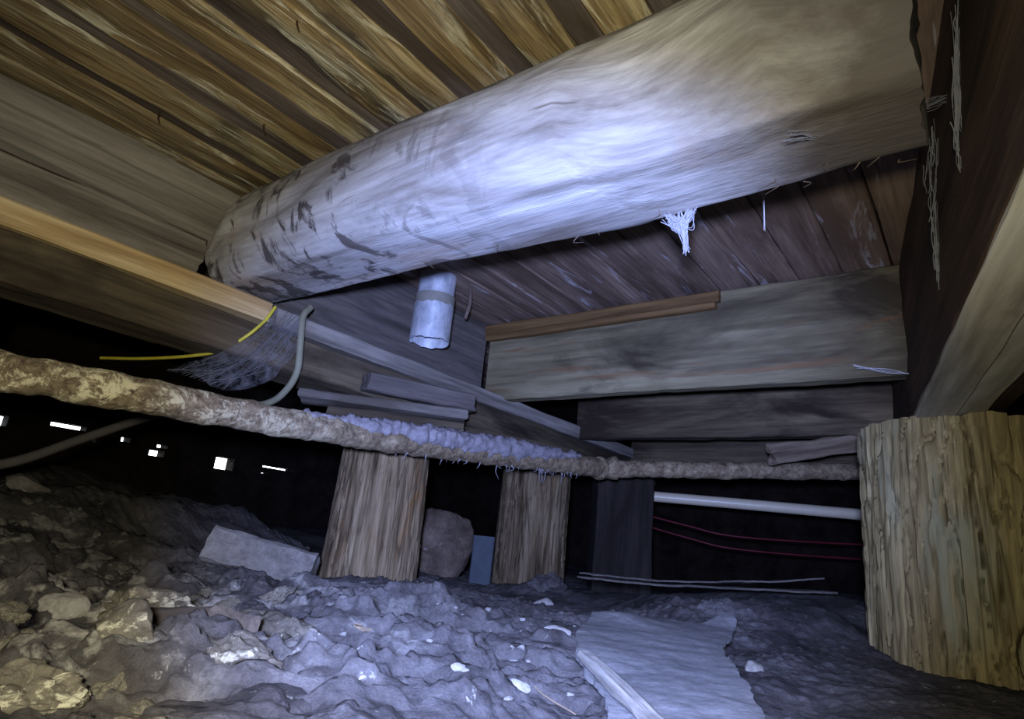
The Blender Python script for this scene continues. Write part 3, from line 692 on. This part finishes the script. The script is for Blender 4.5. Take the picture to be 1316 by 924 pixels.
sheet_thing('bark_sheet', M['bark'], [(-0.98, 1.68), (-0.87, 1.79), (-0.62, 1.95), (-0.40, 2.05), (-0.385, 2.00), (-0.56, 1.87), (-0.76, 1.77), (-0.88, 1.67)], shz(0.014), 0.004, 'upper curled thin sheet on top of another one in the back', 'sheet', 98, 0.012)

def rock(name, x, y, size, seed, mat, label, cat, group=None, sub=4, rz=None, sink=0.35, facets=9, rough=0.12, tilt=(0, 0)):
    o = link(name, rock_mesh(name, M[mat], size, seed, sub, facets, rough))
    r = random.Random(seed); on_ground(o, x, y, -size[2]*(1-2*sink)*0.5, (tilt[0], tilt[1], r.uniform(0, 6.28) if rz is None else rz))
    return tag(o, label, cat, group)
ROCKS = [
 ('dirt_clod', -0.745, 0.535, (0.120, 0.042, 0.036), 201, 'clod', 'chalky crumbling crusted slab in front of the concrete fragment', 'clod', -0.35, 0.45),
 ('dirt_clod', -0.530, 0.255, (0.062, 0.034, 0.030), 202, 'clod', 'bright whitish clod at the bottom left, leaning on a bigger one', 'clod', 0.15, 0.40),
 ('dirt_clod', -0.520, 0.370, (0.088, 0.056, 0.030), 203, 'dirt', 'broad flat slab of dirt with a steep right edge in the left foreground', 'clod', 0.9, 0.45),
 ('dirt_clod', -0.520, 0.140, (0.045, 0.032, 0.026), 204, 'clod', 'whitish clod in the very bottom left corner', 'clod', 0.9, 0.4),
 ('dirt_clod', -0.740, 0.335, (0.040, 0.030, 0.026), 205, 'clod', 'rounded pale clod with knobbly top behind the bright whitish one', 'clod', 0.2, 0.35),
 ('dirt_clod', -0.960, 0.450, (0.070, 0.042, 0.030), 206, 'clod', 'lumpy clod cluster left of the reddish plank end', 'clod', 0.5, 0.35),
 ('dirt_clod', -1.080, 0.398, (0.038, 0.024, 0.022), 207, 'pebble', 'blocky light stone at the top of the clod heap on the left', 'stone', 0.8, 0.3),
 ('dirt_clod', -0.690, 0.235, (0.052, 0.036, 0.026), 208, 'clod', 'yellowish clod at the left edge above the corner one', 'clod', 0.7, 0.45),
 ('dirt_clod', -0.630, 0.165, (0.050, 0.030, 0.024), 209, 'clod', 'layered pale clod just above the bottom left corner', 'clod', 0.6, 0.45),
 ('dirt_clod', -0.640, 0.400, (0.060, 0.036, 0.026), 210, 'clod', 'crusted clod between the chalky slab and the broad flat slab', 'clod', 0.1, 0.45),
 ('dirt_clod', -0.990, 0.900, (0.110, 0.036, 0.026), 211, 'dirt', 'low ridge of dark dirt in front of the left post', 'clod', 0.9, 0.55),
 ('dirt_clod', -0.800, 0.720, (0.080, 0.024, 0.022), 212, 'clod', 'narrow crumbly ridge running toward the bluish centre', 'clod', 0.1, 0.45),
 ('dirt_clod', -2.30, 0.665, (0.080, 0.060, 0.042), 213, 'concrete', 'dim round stone on the dark mound at the left edge', 'stone', 0.2, 0.35),
 ('dirt_clod', -1.30, 1.98, (0.085, 0.060, 0.050), 214, 'dirt', 'heap of bluish dirt at the foot of the centre post', 'clod', 0.2, 0.45),
 ('stone', -1.110, 1.170, (0.030, 0.026, 0.026), 215, 'pebble', 'rounded light stone in front of the left post', 'stone', 0.4, 0.3),
 ('stone', -0.581, 0.648, (0.014, 0.012, 0.011), 216, 'pebble', 'left one of two white pebbles touching each other in mid foreground', 'stone', 0.4, 0.3),
 ('stone', -0.556, 0.638, (0.014, 0.012, 0.012), 217, 'pebble', 'right one of two white pebbles touching each other in mid foreground', 'stone', 1.4, 0.3),
 ('stone', -0.462, 0.665, (0.019, 0.012, 0.010), 218, 'pebble', 'flat white chip left of the lath', 'stone', 0.3, 0.35),
 ('stone', -0.640, 1.040, (0.034, 0.020, 0.014), 219, 'pebble', 'angular light chip beside the far left corner of the felt sheet', 'stone', 0.6, 0.35),
 ('stone', -1.120, 1.720, (0.034, 0.022, 0.018), 220, 'pebble', 'pale flat stone in front of the centre post', 'stone', 0.6, 0.35),
 ('stone', -2.40, 1.56, (0.060, 0.050, 0.050), 221, 'concrete', 'left one of two dim stones in the dark behind the concrete fragment', 'stone', 0.6, 0.3),
 ('stone', -2.28, 1.66, (0.050, 0.050, 0.048), 222, 'concrete', 'right one of two dim stones in the dark behind the concrete fragment', 'stone', 0.9, 0.3),
 ('stone', -0.333, 1.165, (0.016, 0.012, 0.020), 223, 'concrete', 'small upright stone right of the felt sheet', 'stone', 0.9, 0.2),
]
for nm, x, y, size, seed, mt, lb, ct, rz, sink in ROCKS:
    if mt in ('clod',): sink = 0.25
    rock('stone' if ct == 'stone' else 'dirt_clod', x, y, size, seed, mt, lb, ct, rz=rz, sink=sink, sub=5 if size[0] > 0.05 else 3, rough=0.24 if mt in ('clod', 'dirt') else 0.07, facets=11)
r = np.random.RandomState(71); cm = [rock_mesh('dirt_clod', M['clod'] if i < 3 else M['dirt'], (1, 0.7, 0.5), 400+i, 4, 11, 0.24) for i in range(6)]
PL = [(q[1], q[2], q[3][0]*1.0) for q in ROCKS]+[(-0.85, 0.437, 0.06), (-0.76, 0.443, 0.06)]
for k in range(220):
    x = r.uniform(-1.25, -0.50); y = r.uniform(0.16, 0.95)
    if y > 0.30+(-x-0.45)*1.0: continue
    sz = r.uniform(0.016, 0.038)
    if any(math.hypot(x-q[0], y-q[1]) < sz+q[2] for q in PL): continue
    PL.append((x, y, sz))
    o = link('dirt_clod', cm[k % 6]); o.scale = (sz, sz, sz); on_ground(o, x, y, -sz*0.12, (r.uniform(-.3, .3), r.uniform(-.3, .3), r.uniform(0, 6.28)))
    tag(o, 'small dry dirt clod lying loose among the heap in the left foreground', 'clod', 'loose clods in the left foreground')
tag(board('plank_end', M['plank_end'], (-0.885, 0.435, gz(-0.885, 0.435)+0.016), (-0.715, 0.445, gz(-0.715, 0.445)+0.018), 0.070, 0.03, (0.3, -0.8, 0.25), seg=20, n=10, amp=0.005, seed=41, ragged=0.004), 'reddish-brown plank end half buried among the clods', 'plank')
tag(board('wood_splinter', M['rough_stick'], (-0.72, 0.64, gz(-0.72, 0.64)+0.008), (-0.735, 0.80, gz(-0.735, 0.80)+0.008), 0.020, 0.010, (0.7, -0.7, 0), seg=16, n=5, amp=0.003, seed=42, ragged=0.01), 'thin brown splinter of wood in the bluish dirt', 'splinter')
tag(tube('twig', M['rough_stick'], [(-0.47, 0.70, gz(-0.47, 0.70)+0.006), (-0.43, 0.675, gz(-0.43, 0.675)+0.008), (-0.38, 0.665, gz(-0.38, 0.665)+0.005)], 0.0011, None, 6, 6), 'thin pale twig just left of the lath', 'twig')
r = np.random.RandomState(33); pm = [rock_mesh('pebble', M['pebble'], (1, 0.75, 0.55), 300+i, 2, 7, 0.12) for i in range(5)]
for k in range(70):
    x = r.uniform(-1.0, -0.40); y = r.uniform(0.55, 1.5)
    if x > -0.62 and y > 0.75 and x+0.62 > (1.2-y)*0.4: continue
    if x < -0.85 and y < 0.8: continue
    s = r.choice([0.005, 0.0065, 0.009, 0.012], p=[.4, .3, .2, .1])
    o = link('pebble', pm[k % 5]); o.scale = (s, s, s); on_ground(o, x, y, -s*0.1, (0, 0, r.uniform(0, 6.28)))
    tag(o, 'tiny whitish pebble scattered on the bluish dirt left of the felt sheet', 'pebble', 'tiny pebbles on the centre dirt')

# ------------------------------------------------------------------ cobwebs, nails
def web(name, strands, label, mat='cobweb', film=None, n=4):
    V, Fc = merge([tube_geo(catmull(p, 8), rr, n) for p, rr in strands])
    if film is None: return tag(link(name, mesh(name, V, Fc, M[mat], 60)), label, 'cobweb')
    root = thing(name, tuple(np.array(strands[0][0][0])), label, 'cobweb')
    link('strands', mesh('strands', V, Fc, M[mat], 60), root); link('film', film, root); return root
r = np.random.RandomState(17)
def wisp(pts, k, spread, rad):
    C = catmull(pts, 12); out = []
    for i in range(k):
        a = r.randint(0, len(C)-8); b = min(len(C)-1, a+r.randint(6, max(7, len(C)//2))); o = r.normal(size=3)*spread
        q = [C[int(round(t))]+o+r.normal(size=3)*spread*0.4 for t in np.linspace(a, b, 4)]
        out.append((q, rad*r.uniform(0.5, 1.5)))
    return out
def bundle(pts, k, spread, rad):
    out = []
    for i in range(k):
        out.append(([np.array(p)+r.normal(size=3)*spread for p in pts], rad*r.uniform(0.6, 1.4)))
    return out
web('cobweb', bundle([(-0.155, 0.70, 0.505), (-0.10, 0.83, 0.575), (-0.045, 0.86, 0.60), (gface(0.95)-0.003, 0.95, 0.675)], 10, 0.004, 0.0004)+wisp([(-0.155, 0.70, 0.505), (-0.10, 0.83, 0.575), (-0.045, 0.86, 0.60), (gface(0.95)-0.006, 0.95, 0.675)], 26, 0.005, 0.0004), 'loose cobweb strand stretched from the log to the right beam', 'web_grey')
def on_face(px): return px
web('cobweb', wisp([(gface(0.80)-0.006, 0.80, 0.72), (gface(0.84)-0.005, 0.84, 0.645), (gface(0.88)-0.005, 0.88, 0.575), (gface(0.90)-0.004, 0.90, 0.525)], 46, 0.0032, 0.0005), 'upper thick grey cobweb streak on the face of the right beam', 'dull_web')
web('cobweb', wisp([(gface(1.03)-0.006, 1.03, 0.70), (gface(1.06)-0.005, 1.06, 0.655), (gface(1.12)-0.004, 1.12, 0.605), (gface(1.14)-0.004, 1.14, 0.53), (gface(1.16)-0.004, 1.16, 0.47)], 40, 0.0045, 0.0005), 'lower patchy cobweb streak beside the end of the log', 'dull_web')
web('cobweb', bundle([(-0.356, 0.85, 0.528), (-0.352, 0.86, 0.502), (-0.350, 0.866, 0.466)], 26, 0.0035, 0.0006)+bundle([(-0.374, 0.85, 0.528), (-0.355, 0.86, 0.508), (-0.336, 0.85, 0.527)], 44, 0.0065, 0.0006), 'white tuft of cobweb hanging from the underside of the log', 'web_grey')
web('cobweb', bundle([(-0.70, 1.20, 0.80), (-0.698, 1.20, 0.77), (-0.70, 1.20, 0.745)], 8, 0.002, 0.0005), 'short white wisp hanging from the floor boards beyond the log')
web('cobweb', bundle([(-0.30, 1.12, 0.80), (-0.298, 1.125, 0.72), (-0.30, 1.13, 0.62)], 4, 0.002, 0.0004), 'long faint thread hanging from the floor boards near the right beam')
web('cobweb', [([(-1.33, 0.30, 0.155), (-1.325, 0.305, 0.05), (-1.31, 0.31, -0.05), (-1.30, 0.32, -0.14)], 0.0006), ([(-1.324, 0.306, 0.032), (-1.322, 0.307, 0.026)], 0.002), ([(-1.312, 0.31, -0.045), (-1.31, 0.31, -0.058)], 0.0018)], 'single thread hanging from the pipe to the dirt at far left')
web('cobweb', bundle([(-0.24, 1.72, 0.51), (-0.17, 1.71, 0.49), (gface(1.7)-0.004, 1.70, 0.475)], 5, 0.003, 0.0004), 'thin cobweb thread in the corner of the deep joist and right beam')
# funnel web between the girder and the pipe by the cables
A0 = np.array([-1.405, 0.80, 0.500]); A1 = np.array([-1.392, 0.90, 0.500]); B0 = np.array([-1.44, 0.60, 0.285]); B1 = np.array([-1.38, 0.72, 0.262])
st_ = []
for k in range(26):
    a = A0+(A1-A0)*r.rand(); b = B0+(B1-B0)*r.rand(); m = (a+b)/2+np.array([r.normal()*0.012, 0.02+r.normal()*0.012, -0.02+r.normal()*0.012])
    st_.append(([a, m, b], 0.0003*r.uniform(0.5, 1.5)))
us = np.linspace(0, 1, 30); vs_ = np.linspace(0, 1, 16); W = []
for u in us:
    for v in vs_:
        a = A0+(A1-A0)*v; b = B0+(B1-B0)*v; p = a+(b-a)*u
        W.append(p+np.array([0.006*math.sin(v*9+u*4), 0.035*math.sin(math.pi*u), -0.035*math.sin(math.pi*u)*(0.4+v)])+0.006*np.array([vnoise(u*7, v*5, k, 88) for k in (0, 3, 6)]).ravel())
Fq = [(i*16+j, i*16+j+1, (i+1)*16+j+1, (i+1)*16+j) for i in range(29) for j in range(15)]
web('funnel_web', st_, 'dusty grey funnel web between girder, cables and rusty pipe', 'dull_web', film=mesh('film', W, Fq, M['webfilm'], 80))
for k, (x, y, lb) in enumerate([(-1.18, 0.56, 'bent rusty nail sticking out of the floor boards near the grey blocking'), (-0.86, 0.42, 'rusty nail poking through the golden floor boards near the middle'), (-1.36, 0.42, 'rusty nail poking through the golden floor boards close to the blocking'), (-0.28, 0.64, 'rusty nail beside the top of the log at upper right')]):
    t = thing('nail', (x, y, 0.80), lb, 'nail', 'nails through the floor boards')
    V, Fc = tube_geo(catmull([(x, y, 0.805), (x+0.002, y, 0.790), (x+0.006, y+0.004, 0.776)], 5), lambda u: 0.0024*(1-0.5*u), 6); link('shank', mesh('shank', V, Fc, M['nail'], 60), t)
